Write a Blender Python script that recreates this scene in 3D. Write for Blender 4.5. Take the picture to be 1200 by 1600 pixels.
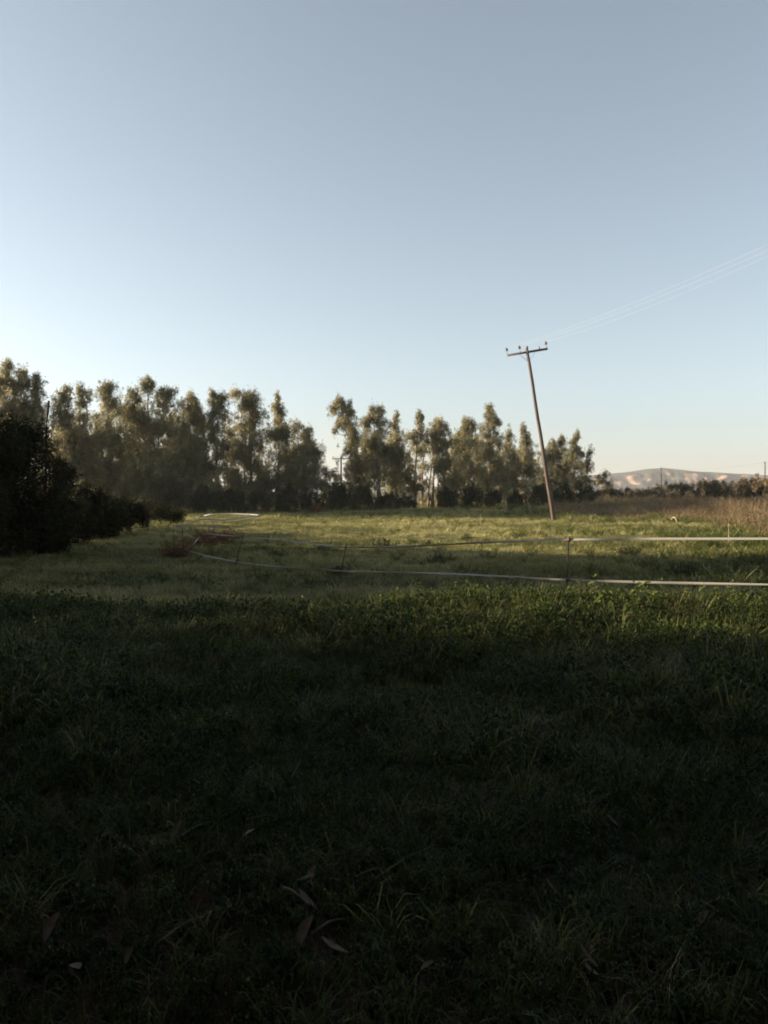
import bpy, math, random
import numpy as np
from mathutils import Vector, Matrix, noise

# ---------------------------------------------------------------- reset
for o in list(bpy.data.objects): bpy.data.objects.remove(o, do_unlink=True)
scene = bpy.context.scene
COL = scene.collection
R = math.radians
random.seed(7)
RNG = np.random.default_rng(7)

# ---------------------------------------------------------------- camera
EYE = 1.6
FPX = 1256.0                       # focal length in photograph pixels (1200 x 1600)
PITCH = math.atan(33 / FPX)        # horizon lies 33 px above the picture centre
cam_d = bpy.data.cameras.new('camera'); cam = bpy.data.objects.new('camera', cam_d); COL.objects.link(cam)
cam_d.sensor_fit = 'VERTICAL'; cam_d.sensor_height = 36; cam_d.sensor_width = 27
cam_d.lens = FPX / 1600 * 36
cam_d.clip_start = 0.05; cam_d.clip_end = 30000
cam.location = (0, 0, EYE); cam.rotation_euler = (math.pi/2 - PITCH, 0, 0)
scene.camera = cam

# ---------------------------------------------------------------- light and exposure
SUN_AZ, SUN_EL = -82.0, 12.0       # degrees clockwise from the view direction, degrees above the horizon
world = bpy.data.worlds.new('World'); scene.world = world; world.use_nodes = True
nt = world.node_tree; nt.nodes.clear()
sky = nt.nodes.new('ShaderNodeTexSky'); sky.sky_type = 'NISHITA'; sky.sun_disc = False
sky.sun_elevation = R(SUN_EL); sky.sun_rotation = R(SUN_AZ)
sky.air_density = 1.12; sky.dust_density = 10.0; sky.ozone_density = 1.5; sky.altitude = 2400
bg = nt.nodes.new('ShaderNodeBackground'); bg.inputs[1].default_value = 0.064
wo = nt.nodes.new('ShaderNodeOutputWorld')
hs = nt.nodes.new('ShaderNodeHueSaturation'); hs.inputs['Saturation'].default_value = 0.54; hs.inputs['Hue'].default_value = 0.485
nt.links.new(sky.outputs[0], hs.inputs['Color']); nt.links.new(hs.outputs[0], bg.inputs[0]); nt.links.new(bg.outputs[0], wo.inputs[0])

sun_d = bpy.data.lights.new('sun', 'SUN'); sun_d.energy = 4.9; sun_d.angle = R(0.55); sun_d.color = (1.0, 0.83, 0.58)
sun = bpy.data.objects.new('sun', sun_d); COL.objects.link(sun)
S = Vector((math.cos(R(SUN_EL))*math.sin(R(SUN_AZ)), math.cos(R(SUN_EL))*math.cos(R(SUN_AZ)), math.sin(R(SUN_EL))))
sun.rotation_euler = S.to_track_quat('Z', 'Y').to_euler(); sun.location = S*60

vs = scene.view_settings
vs.view_transform = 'Standard'; vs.look = 'None'; vs.gamma = 1; vs.use_curve_mapping = False; vs.exposure = 1.9
scene.render.resolution_x = 768; scene.render.resolution_y = 1024
try:
    scene.cycles.filter_width = 1.9
    scene.cycles.max_bounces = 5; scene.cycles.diffuse_bounces = 3; scene.cycles.glossy_bounces = 2; scene.cycles.transmission_bounces = 4; scene.cycles.transparent_max_bounces = 4
except Exception: pass

# ---------------------------------------------------------------- helpers
def sstep(a, b, t):
    t = np.clip((t - a)/(b - a), 0, 1); return t*t*(3 - 2*t)
def g(x, y):                       # height of the ground
    x = np.asarray(x, float); y = np.asarray(y, float)
    z = -0.38*sstep(8.5, 18, y) + 0.22*sstep(30, 46, y) + 0.20*sstep(50, 90, y)
    z = z + 0.25*sstep(12, 30, x)*sstep(25, 60, y)*(1 - sstep(200, 600, y))
    a = np.exp(-(np.hypot(x, y)/140)**2)
    z = z + a*(0.06*np.sin(x*0.9 + 0.7*np.sin(y*0.35)) * np.sin(y*0.75 + 1.3*np.sin(x*0.22))
               + 0.05*np.sin(x*0.31 + y*0.53 + 1) + 0.02*np.sin(x*1.9 - y*1.3) * np.sin(y*2.1 + x*0.4))
    return z
def gz(x, y): return float(g(x, y))
def ray(px, py):
    u = (px - 600)/FPX; v = (800 - py)/FPX
    return Vector((u, math.cos(PITCH) + v*math.sin(PITCH), -math.sin(PITCH) + v*math.cos(PITCH)))
def P(px, py, D):                  # the point seen at a pixel, D metres ahead
    d = ray(px, py); return Vector((0, 0, EYE)) + d*(D/d.y)
def X(px, D): return P(px, 767, D).x
def GP(px, py):                    # the point of the ground seen at a pixel
    D = 1.0
    while D < 400:
        p = P(px, py, D)
        if p.z <= gz(p.x, p.y): break
        D *= 1.004
    return Vector((p.x, p.y, gz(p.x, p.y)))

def link(o, parent=None):
    COL.objects.link(o)
    if parent is not None: o.parent = parent
    return o
def tag(o, label, cat=None, group=None, kind=None):
    o['label'] = label
    if cat: o['category'] = cat
    if group: o['group'] = group
    if kind: o['kind'] = kind
    return o
def thing(name, loc, label, cat, group=None, rot=(0, 0, 0)):
    o = bpy.data.objects.new(name, None); o.empty_display_size = 0.3
    link(o); o.location = loc; o.rotation_euler = rot
    return tag(o, label, cat, group)
def mesh(name, v, f, mat=None, smooth=False, attr=None):
    """v (n,3), f (m,k) array of equal polygons or a list of such arrays"""
    me = bpy.data.meshes.new(name)
    v = np.asarray(v, np.float32).reshape(-1, 3)
    fs = f if isinstance(f, list) else [f]
    fs = [np.asarray(a, np.int32) for a in fs if len(a)]
    tot = np.concatenate([np.full(len(a), a.shape[1], np.int32) for a in fs])
    idx = np.concatenate([a.ravel() for a in fs])
    me.vertices.add(len(v)); me.vertices.foreach_set('co', v.ravel())
    me.loops.add(len(idx)); me.loops.foreach_set('vertex_index', idx)
    me.polygons.add(len(tot)); me.polygons.foreach_set('loop_start', np.concatenate([[0], np.cumsum(tot)[:-1]]).astype(np.int32))
    try: me.polygons.foreach_set('loop_total', tot)
    except Exception: pass
    me.update(calc_edges=True)
    if attr is not None:
        at = me.attributes.new('tone', 'FLOAT', 'FACE'); at.data.foreach_set('value', np.asarray(attr, np.float32))
    if smooth: me.polygons.foreach_set('use_smooth', np.ones(len(tot), bool))
    me.validate(); 
    if mat: me.materials.append(mat)
    return me
def obj(name, me, parent=None, loc=None):
    o = bpy.data.objects.new(name, me); link(o, parent)
    if loc is not None: o.location = loc
    return o
def tube(pts, rad, n=7, cap=True):
    """tapered tube along points; returns v, [quads, caps]"""
    pts = [Vector(p) for p in pts]; V = []; k = len(pts)
    up = None
    for i, p in enumerate(pts):
        t = (pts[min(i+1, k-1)] - pts[max(i-1, 0)]).normalized()
        if up is None:
            up = t.orthogonal().normalized()
        up = (up - t*up.dot(t)); up = up.normalized() if up.length > 1e-6 else t.orthogonal().normalized()
        w = t.cross(up)
        for j in range(n):
            a = 2*math.pi*j/n
            V.append(p + (up*math.cos(a) + w*math.sin(a))*rad[i])
    F = [(i*n + j, i*n + (j+1) % n, (i+1)*n + (j+1) % n, (i+1)*n + j) for i in range(k-1) for j in range(n)]
    fs = [np.array(F)]
    if cap: fs.append(np.array([list(range(n))[::-1], list(range((k-1)*n, k*n))]))
    return np.array([tuple(q) for q in V]), fs
def join(parts):
    V = []; by = {}; off = 0
    for v, fs in parts:
        V.append(np.asarray(v).reshape(-1, 3))
        for f in (fs if isinstance(fs, list) else [fs]):
            f = np.asarray(f)
            if len(f): by.setdefault(f.shape[1], []).append(f + off)
        off += len(V[-1])
    return np.concatenate(V), [np.concatenate(b) for b in by.values()]
def box(c, s, M=None):
    x, y, z = [a/2 for a in s]
    v = np.array([(sx*x, sy*y, sz*z) for sz in (-1, 1) for sx, sy in ((-1, -1), (1, -1), (1, 1), (-1, 1))])
    if M is not None: v = v @ np.array(M.to_3x3()).T
    return v + np.array(c), [np.array([(3, 2, 1, 0), (4, 5, 6, 7), (0, 1, 5, 4), (1, 2, 6, 5), (2, 3, 7, 6), (3, 0, 4, 7)])]
def lathe(prof, n=10):
    V = [(r*math.cos(2*math.pi*j/n), r*math.sin(2*math.pi*j/n), z) for r, z in prof for j in range(n)]
    F = [(i*n+j, i*n+(j+1) % n, (i+1)*n+(j+1) % n, (i+1)*n+j) for i in range(len(prof)-1) for j in range(n)]
    return np.array(V), [np.array(F), np.array([list(range(n))[::-1], list(range((len(prof)-1)*n, len(prof)*n))])]
def norm(a): return a/np.maximum(np.linalg.norm(a, axis=1, keepdims=True), 1e-9)

# ---------------------------------------------------------------- materials
def newmat(name):
    m = bpy.data.materials.new(name); m.use_nodes = True; t = m.node_tree; t.nodes.clear()
    out = t.nodes.new('ShaderNodeOutputMaterial'); return m, t, out
def ramp(t, fac, stops):
    r = t.nodes.new('ShaderNodeValToRGB'); e = r.color_ramp.elements
    while len(e) < len(stops): e.new(0.5)
    for k, (p, c) in enumerate(stops): e[k].position = p; e[k].color = (*c, 1)
    t.links.new(fac, r.inputs[0]); return r.outputs[0]
def noise_tex(t, scale, detail=4, vec=None, rough=0.55):
    n = t.nodes.new('ShaderNodeTexNoise'); n.inputs['Scale'].default_value = scale; n.inputs['Detail'].default_value = detail
    n.inputs['Roughness'].default_value = rough
    if vec is None:
        c = t.nodes.new('ShaderNodeTexCoord'); vec = c.outputs['Object']
    t.links.new(vec, n.inputs['Vector']); return n.outputs[0]
def mixc(t, fac, a, b):
    m = t.nodes.new('ShaderNodeMix'); m.data_type = 'RGBA'
    for s, val in ((m.inputs[0], fac), (m.inputs[6], a), (m.inputs[7], b)):
        if hasattr(val, 'is_linked'): t.links.new(val, s)
        elif isinstance(val, tuple): s.default_value = (*val, 1)
        else: s.default_value = val
    return m.outputs[2]
def solid(name, stops, scale=6, rough=0.8, spec=0.3, bump=0.0, stretch=None, metal=0.0):
    m, t, out = newmat(name)
    c = t.nodes.new('ShaderNodeTexCoord'); vec = c.outputs['Object']
    if stretch:
        mp = t.nodes.new('ShaderNodeMapping'); mp.inputs['Scale'].default_value = stretch; t.links.new(vec, mp.inputs[0]); vec = mp.outputs[0]
    n = noise_tex(t, scale, 6, vec)
    b = t.nodes.new('ShaderNodeBsdfPrincipled'); b.inputs['Roughness'].default_value = rough; b.inputs['Metallic'].default_value = metal
    b.inputs['Specular IOR Level'].default_value = spec
    t.links.new(ramp(t, n, stops), b.inputs['Base Color'])
    if bump:
        bp = t.nodes.new('ShaderNodeBump'); bp.inputs['Strength'].default_value = bump; bp.inputs['Distance'].default_value = 0.02
        t.links.new(n, bp.inputs['Height']); t.links.new(bp.outputs[0], b.inputs['Normal'])
    t.links.new(b.outputs[0], out.inputs[0]); return m
def leafmat(name, stops, trans=0.3, rough=0.5, spec=0.3, attr='tone', atype='GEOMETRY'):
    m, t, out = newmat(name)
    a = t.nodes.new('ShaderNodeAttribute'); a.attribute_name = attr; a.attribute_type = atype
    col = ramp(t, a.outputs['Fac'], stops)
    b = t.nodes.new('ShaderNodeBsdfPrincipled'); b.inputs['Roughness'].default_value = rough; b.inputs['Specular IOR Level'].default_value = spec
    t.links.new(col, b.inputs['Base Color'])
    tr = t.nodes.new('ShaderNodeBsdfTranslucent'); t.links.new(col, tr.inputs[0])
    mx = t.nodes.new('ShaderNodeMixShader'); mx.inputs[0].default_value = trans
    t.links.new(b.outputs[0], mx.inputs[1]); t.links.new(tr.outputs[0], mx.inputs[2]); t.links.new(mx.outputs[0], out.inputs[0])
    return m
M = {}
M['euc'] = leafmat('eucalyptus_leaf', [(0, (.090, .086, .040)), (.5, (.19, .174, .09)), (.85, (.29, .255, .135)), (1, (.35, .285, .15))], .46, .45, .4)
M['shrub'] = leafmat('shrub_leaf', [(0, (.022, .030, .012)), (.6, (.05, .055, .022)), (1, (.10, .085, .035))], .25)
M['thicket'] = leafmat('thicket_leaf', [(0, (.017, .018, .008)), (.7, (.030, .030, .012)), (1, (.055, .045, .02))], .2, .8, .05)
M['hedge'] = leafmat('hedge_leaf', [(0, (.045, .036, .020)), (.6, (.105, .080, .043)), (1, (.19, .14, .075))], .25)
M['dry'] = leafmat('dry_weed', [(0, (.065, .046, .026)), (.6, (.16, .115, .065)), (1, (.31, .235, .14))], .25, .8, .1)
M['rust'] = leafmat('rust_weed', [(0, (.07, .036, .021)), (.6, (.165, .084, .048)), (1, (.28, .155, .085))], .2, .8, .1)
M['tuft'] = leafmat('dark_tuft', [(0, (.030, .036, .012)), (.6, (.055, .062, .020)), (1, (.11, .09, .035))], .25, .6, .2)
M['leafy'] = leafmat('leafy_weed', [(0, (.05, .075, .016)), (.6, (.10, .13, .028)), (1, (.20, .19, .06))], .35, .4, .4)
M['bark'] = solid('eucalyptus_bark', [(.3, (.13, .085, .06)), (.55, (.30, .21, .155)), (.75, (.46, .36, .29))], 1.6, .85, .2, .3, (3, 3, .6))
M['stem'] = solid('woody_stem', [(.3, (.05, .035, .022)), (.7, (.12, .085, .055))], 8, .9, .1)
M['dead'] = solid('dead_wood', [(.3, (.22, .16, .11)), (.7, (.42, .33, .24))], 8, .9, .1)
M['darkwood'] = solid('charred_wood', [(.3, (.018, .015, .013)), (.7, (.045, .037, .030))], 8, .9, .1)
M['pole'] = solid('creosote_pole', [(.25, (.040, .030, .025)), (.5, (.085, .062, .052)), (.75, (.15, .115, .10))], 5, .85, .2, .4, (6, 6, .35))
M['arm'] = solid('weathered_arm', [(.3, (.06, .05, .046)), (.7, (.12, .10, .09))], 6, .85, .2, .3, (.5, 6, 6))
M['steel'] = solid('galvanised_steel', [(.3, (.16, .15, .15)), (.7, (.26, .25, .25))], 20, .55, .5, metal=.5)
M['porcelain'] = solid('brown_porcelain', [(.3, (.06, .035, .03)), (.7, (.11, .065, .05))], 12, .3, .5)
M['redclay'] = solid('red_insulator', [(.3, (.25, .07, .045)), (.7, (.35, .11, .07))], 12, .5, .4)
M['wire'] = solid('aluminium_wire', [(.3, (.38, .36, .35)), (.7, (.48, .46, .44))], 12, .45, .5, metal=.3)
M['tape'] = solid('white_fence_tape', [(.3, (.15, .147, .138)), (.7, (.24, .235, .22))], 30, .55, .4, .1, (4, 4, 40))
M['post'] = solid('fence_rod', [(.3, (.030, .024, .020)), (.7, (.07, .05, .04))], 20, .7, .3)
M['clip'] = solid('fence_insulator', [(.3, (.06, .025, .018)), (.7, (.10, .04, .03))], 20, .5, .4)
M['litter'] = solid('dry_litter', [(.3, (.06, .042, .034)), (.7, (.12, .09, .075))], 20, .85, .2)

def ground_mat():
    m, t, out = newmat('meadow_ground')
    c = t.nodes.new('ShaderNodeTexCoord'); v = c.outputs['Object']
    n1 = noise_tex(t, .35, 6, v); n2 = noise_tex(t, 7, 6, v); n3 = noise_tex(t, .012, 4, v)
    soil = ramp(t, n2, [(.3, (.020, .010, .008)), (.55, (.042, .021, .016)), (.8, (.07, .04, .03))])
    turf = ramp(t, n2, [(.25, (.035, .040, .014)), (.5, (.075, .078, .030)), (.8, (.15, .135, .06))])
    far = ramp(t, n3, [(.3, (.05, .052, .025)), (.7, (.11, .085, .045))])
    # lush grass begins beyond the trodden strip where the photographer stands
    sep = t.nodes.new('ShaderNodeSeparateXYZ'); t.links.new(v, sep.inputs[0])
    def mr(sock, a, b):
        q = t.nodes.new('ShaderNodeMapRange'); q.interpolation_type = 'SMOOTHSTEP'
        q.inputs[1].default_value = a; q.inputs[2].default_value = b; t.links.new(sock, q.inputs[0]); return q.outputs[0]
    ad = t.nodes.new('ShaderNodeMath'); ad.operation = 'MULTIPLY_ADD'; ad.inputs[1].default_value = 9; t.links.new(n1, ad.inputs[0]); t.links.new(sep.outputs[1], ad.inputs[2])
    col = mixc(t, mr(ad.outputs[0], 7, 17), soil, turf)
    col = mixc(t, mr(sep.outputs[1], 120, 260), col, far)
    b = t.nodes.new('ShaderNodeBsdfPrincipled'); b.inputs['Roughness'].default_value = .95; b.inputs['Specular IOR Level'].default_value = .1
    t.links.new(col, b.inputs['Base Color'])
    bp = t.nodes.new('ShaderNodeBump'); bp.inputs['Strength'].default_value = .8; bp.inputs['Distance'].default_value = .06
    t.links.new(n2, bp.inputs['Height']); t.links.new(bp.outputs[0], b.inputs['Normal'])
    t.links.new(b.outputs[0], out.inputs[0]); return m
def hill_mat():
    m, t, out = newmat('limestone_hill')
    c = t.nodes.new('ShaderNodeTexCoord'); v = c.outputs['Object']
    ge = t.nodes.new('ShaderNodeNewGeometry'); sep = t.nodes.new('ShaderNodeSeparateXYZ'); t.links.new(ge.outputs['Normal'], sep.inputs[0])
    mp = t.nodes.new('ShaderNodeMapping'); mp.inputs['Scale'].default_value = (1, .5, .18); t.links.new(v, mp.inputs[0])
    n = noise_tex(t, .03, 7, mp.outputs[0], .6); n2 = noise_tex(t, .095, 6, v, .6)
    rock = ramp(t, n2, [(.3, (.10, .062, .046)), (.6, (.20, .13, .10)), (.8, (.26, .19, .155))])
    scrub = ramp(t, n2, [(.3, (.022, .022, .020)), (.7, (.042, .040, .034))])
    s = t.nodes.new('ShaderNodeMath'); s.operation = 'MULTIPLY_ADD'; s.inputs[1].default_value = -.75; t.links.new(sep.outputs[2], s.inputs[0]); t.links.new(n, s.inputs[2])
    q = t.nodes.new('ShaderNodeMapRange'); q.interpolation_type = 'SMOOTHSTEP'; q.inputs[1].default_value = .02; q.inputs[2].default_value = .12; t.links.new(s.outputs[0], q.inputs[0])
    b = t.nodes.new('ShaderNodeBsdfPrincipled'); b.inputs['Roughness'].default_value = .95; b.inputs['Specular IOR Level'].default_value = .1
    t.links.new(mixc(t, q.outputs[0], scrub, rock), b.inputs['Base Color']); t.links.new(b.outputs[0], out.inputs[0]); return m

# ---------------------------------------------------------------- ground
def axis(lim, fine, k, n):
    u = np.linspace(-1, 1, 2*n + 1); a = np.sinh(u*k)/np.sinh(k)*lim
    return a
gx = axis(5000, .2, 9.2, 210); gy = axis(5000, .2, 9.2, 260)
GX, GY = np.meshgrid(gx, gy)
V = np.stack([GX, GY, g(GX, GY)], -1).reshape(-1, 3)
nx, ny = len(gx), len(gy)
i, j = np.meshgrid(np.arange(nx-1), np.arange(ny-1)); a = (j*nx + i).ravel()
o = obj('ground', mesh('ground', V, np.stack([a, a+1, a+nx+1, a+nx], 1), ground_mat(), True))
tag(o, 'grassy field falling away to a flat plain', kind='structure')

# ---------------------------------------------------------------- distant hill with cliffs
prof = [(560, 765), (700, 760), (800, 754), (880, 747), (930, 742), (955, 740), (985, 737), (1010, 733), (1035, 731), (1060, 733.5), (1090, 736.5), (1130, 738.5),
        (1170, 741), (1200, 743), (1300, 748), (1400, 755), (1500, 762), (1600, 766)]
HD = 1300.0
cols = np.linspace(560, 1600, 261)
hz = np.interp(cols, [p[0] for p in prof], [p[1] for p in prof])
rows = [(0, -330, 0), (.1, -250, .10), (.2, -190, .2), (.3, -140, .31), (.4, -100, .42), (.47, -88, .52), (.55, -82, .64), (.63, -77, .76), (.7, -70, .86), (.8, -35, .94), (.9, 0, 1.0), (.95, 60, .98), (1, 400, 0)]
HV = []
for (q, dy, hf) in rows:
    for cpx, cy in zip(cols, hz):
        dc = HD - .30*(cpx - 1040)*1.6   # the ridge comes nearer toward the right, so its cliffs face the morning sun
        h = max((767 - cy)/FPX*dc + 1.6, 0.0)
        x = (cpx - 600)/FPX*dc
        nz = noise.fractal(Vector((x*.021, q*2.0, 3.3)), 1, 2, 5); n2 = noise.fractal(Vector((x*.067, q*4.0, 9.1)), 1, 2, 4)
        mid = math.sin(math.pi*min(max(q, 0), 1))
        HV.append((x + n2*3*mid, dc + dy*.52 + mid*(nz*39 + n2*18), hf*h + (mid*nz*2.6 if .05 < q < .85 else n2*.4*(q < 1)*(q > 0)) - (1.5 if q in (0, 1) else 0)))
nx, ny = len(cols), len(rows)
i, j = np.meshgrid(np.arange(nx-1), np.arange(ny-1)); a = (j*nx + i).ravel()
o = obj('hill', mesh('hill', HV, np.stack([a, a+1, a+nx+1, a+nx], 1), hill_mat(), False))
tag(o, 'low distant hill with pale pink limestone cliffs', kind='structure')

# ---------------------------------------------------------------- foliage builders
def leaf_quads(c, L, W, droop, rng, jit=.3):
    n = len(c)
    d = rng.normal(size=(n, 3)); d = norm(d); d[:, 2] -= droop; d = norm(d)
    w = norm(np.cross(d, rng.normal(size=(n, 3))))
    l = (L*(1 + jit*rng.normal(size=(n, 1)))).clip(L*.35); ww = (W*(1 + jit*rng.normal(size=(n, 1)))).clip(W*.35)
    v = np.stack([c, c + d*l*.42 + w*ww*.5, c + d*l, c + d*l*.42 - w*ww*.5], 1).reshape(-1, 3)
    return v, np.arange(4*n).reshape(-1, 4)
def lobe_leaves(lobes, rng, dens=60, per=24, L=.20, W=.055, droop=.9, spray=.2, shell=.55):
    """lobes: (cx,cy,cz, rx,ry,rz) -> leaf mesh arrays and a tone for every leaf"""
    C = []; T = []; own = .09*rng.normal()
    for (cx, cy, cz, rx, ry, rz) in lobes:
        # leaves hang in separate drooping clumps with gaps between them
        n = int(dens*rx*rz) + 4
        d = norm(rng.normal(size=(n, 3))); r = rng.random((n, 1))**.5*(.98 + .26*rng.normal(size=(n, 1)))
        s = np.array((cx, cy, cz)) + d*r*np.array((rx, ry, rz))
        k = np.clip(.7 + .35*rng.normal(size=n), .25, 1.6)
        m = np.maximum(6, (per*k**2*(.8 + .4*rng.random(n))).astype(int))
        idx = np.repeat(np.arange(n), m)
        off = norm(rng.normal(size=(len(idx), 3)))*rng.random((len(idx), 1))**.5
        off *= (k[idx]*spray)[:, None]*np.array((1, 1, 1.35)); tail = rng.random(len(idx)) < .15
        off[tail] *= np.array((.7, .7, 1.9))
        C.append(s[idx] + off)
        st = np.clip(.42 + own + .24*rng.normal(size=n), 0, 1)
        T.append(np.clip(st[idx] + .12*rng.normal(size=len(idx)), 0, 1))
    C = np.concatenate(C); T = np.concatenate(T)
    v, f = leaf_quads(C, L, W, droop, rng)
    return v, f, T
def wob(a, b, n, amp, rng):
    a = np.array(a); b = np.array(b); out = []
    for k in range(n+1):
        t = k/n; out.append(a + (b - a)*t + rng.normal(size=3)*amp*math.sin(math.pi*t)*np.array((1, 1, .4)))
    return out
def tree(D, base_px, lobes_px, label, stems=1, seed=0, name='eucalyptus_tree', cat='tree', group='eucalyptus trees along the field edge',
         leaf='euc', dens=70, per=56, L=.17, W=.045, r0=.16, bark='bark', trunk_lean=0.0, droop=.9, spray=.235, depth=.9):
    rng = np.random.default_rng(seed + 100)
    bx = X(base_px, D); bz = gz(bx, D)
    root = thing(name, (bx, D, bz), label, cat, group)
    lobes = []; lobes_extra = []
    for (px, py, rx, ry) in lobes_px:
        dd = D + rng.normal()*.35*rx/FPX*D
        p = P(px, py, dd)
        lobes.append((p.x - bx, dd - D, p.z - bz, rx/FPX*D, rx/FPX*D*depth, ry/FPX*D))
    if leaf == 'euc' and len(lobes) > 4:                # looser foliage between the main masses
        for k in range(len(lobes) - 1):
            for q in range(2):
                a = lobes[rng.integers(len(lobes))]; b = min((l for l in lobes if l is not a), key=lambda l: (l[0]-a[0])**2 + (l[2]-a[2])**2 + rng.random()*2)
                t = .3 + .4*rng.random(); sc = .45 + .25*rng.random()
                lobes_extra.append(tuple((a[i]*(1-t) + b[i]*t) + (rng.normal()*.25*a[3] if i < 3 else 0) for i in range(3)) + tuple(sc*min(a[i], b[i]) for i in (3, 4, 5)))
    grow(root, lobes, rng, stems, leaf, dens, per, L, W, r0, bark, droop, spray, lobes_extra)
    return root
def grow(root, lobes, rng, stems=1, leaf='euc', dens=60, per=24, L=.2, W=.055, r0=.16, bark='bark', droop=.9, spray=.2, extra=()):
    order = sorted(lobes, key=lambda l: -l[2])
    tops = order[:stems]
    trunks = []
    for k, l in enumerate(tops):
        b = np.array(((k - (stems-1)/2)*.28 + rng.normal()*.05, rng.normal()*.12, -.12))
        pts = wob(b, np.array((l[0], l[1], l[2] + l[5]*.4)), 8, .10 + .012*l[2], rng)
        # rise straight first, then lean toward the crown
        for q in range(1, 8):
            t = q/8; pts[q][0] = b[0] + (l[0] - b[0])*t**1.6 + rng.normal()*.06; pts[q][1] = b[1] + (l[1] - b[1])*t**1.6 + rng.normal()*.06
        rr = r0/math.sqrt(max(1, stems*.7))
        rad = [rr*(1.25 if q == 0 else (1 - .86*q/8)) for q in range(9)]
        v, f = tube(pts, rad, 8)
        obj('trunk', mesh('trunk', v, f, M[bark], True), root); trunks.append((pts, rad))
    for l in order[stems:]:
        c = np.array(l[:3]); best = None
        for pts, rad in trunks:
            for q in range(1, 8):
                p = pts[q]
                if p[2] > c[2] - .25*np.hypot(p[0]-c[0], p[1]-c[1]): continue
                dd = np.linalg.norm(c - p)
                if best is None or dd < best[0]: best = (dd, p, rad[q])
        if best is None: best = (0, trunks[0][0][1], trunks[0][1][1])
        pts = wob(best[1], c, 5, .1, rng); r = min(best[2]*.6, .07)
        v, f = tube(pts, [r*(1 - .75*q/5) for q in range(6)], 6)
        obj('branch', mesh('branch', v, f, M[bark], True), root)
    v, f, T = lobe_leaves(list(lobes) + list(extra), rng, dens, per, L, W, droop, spray)
    low = v[:, 2] < .02; v[low, 2] = .02 + .1*rng.random(low.sum())
    obj('crown', mesh('crown', v, f, M[leaf], False, T), root)

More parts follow.
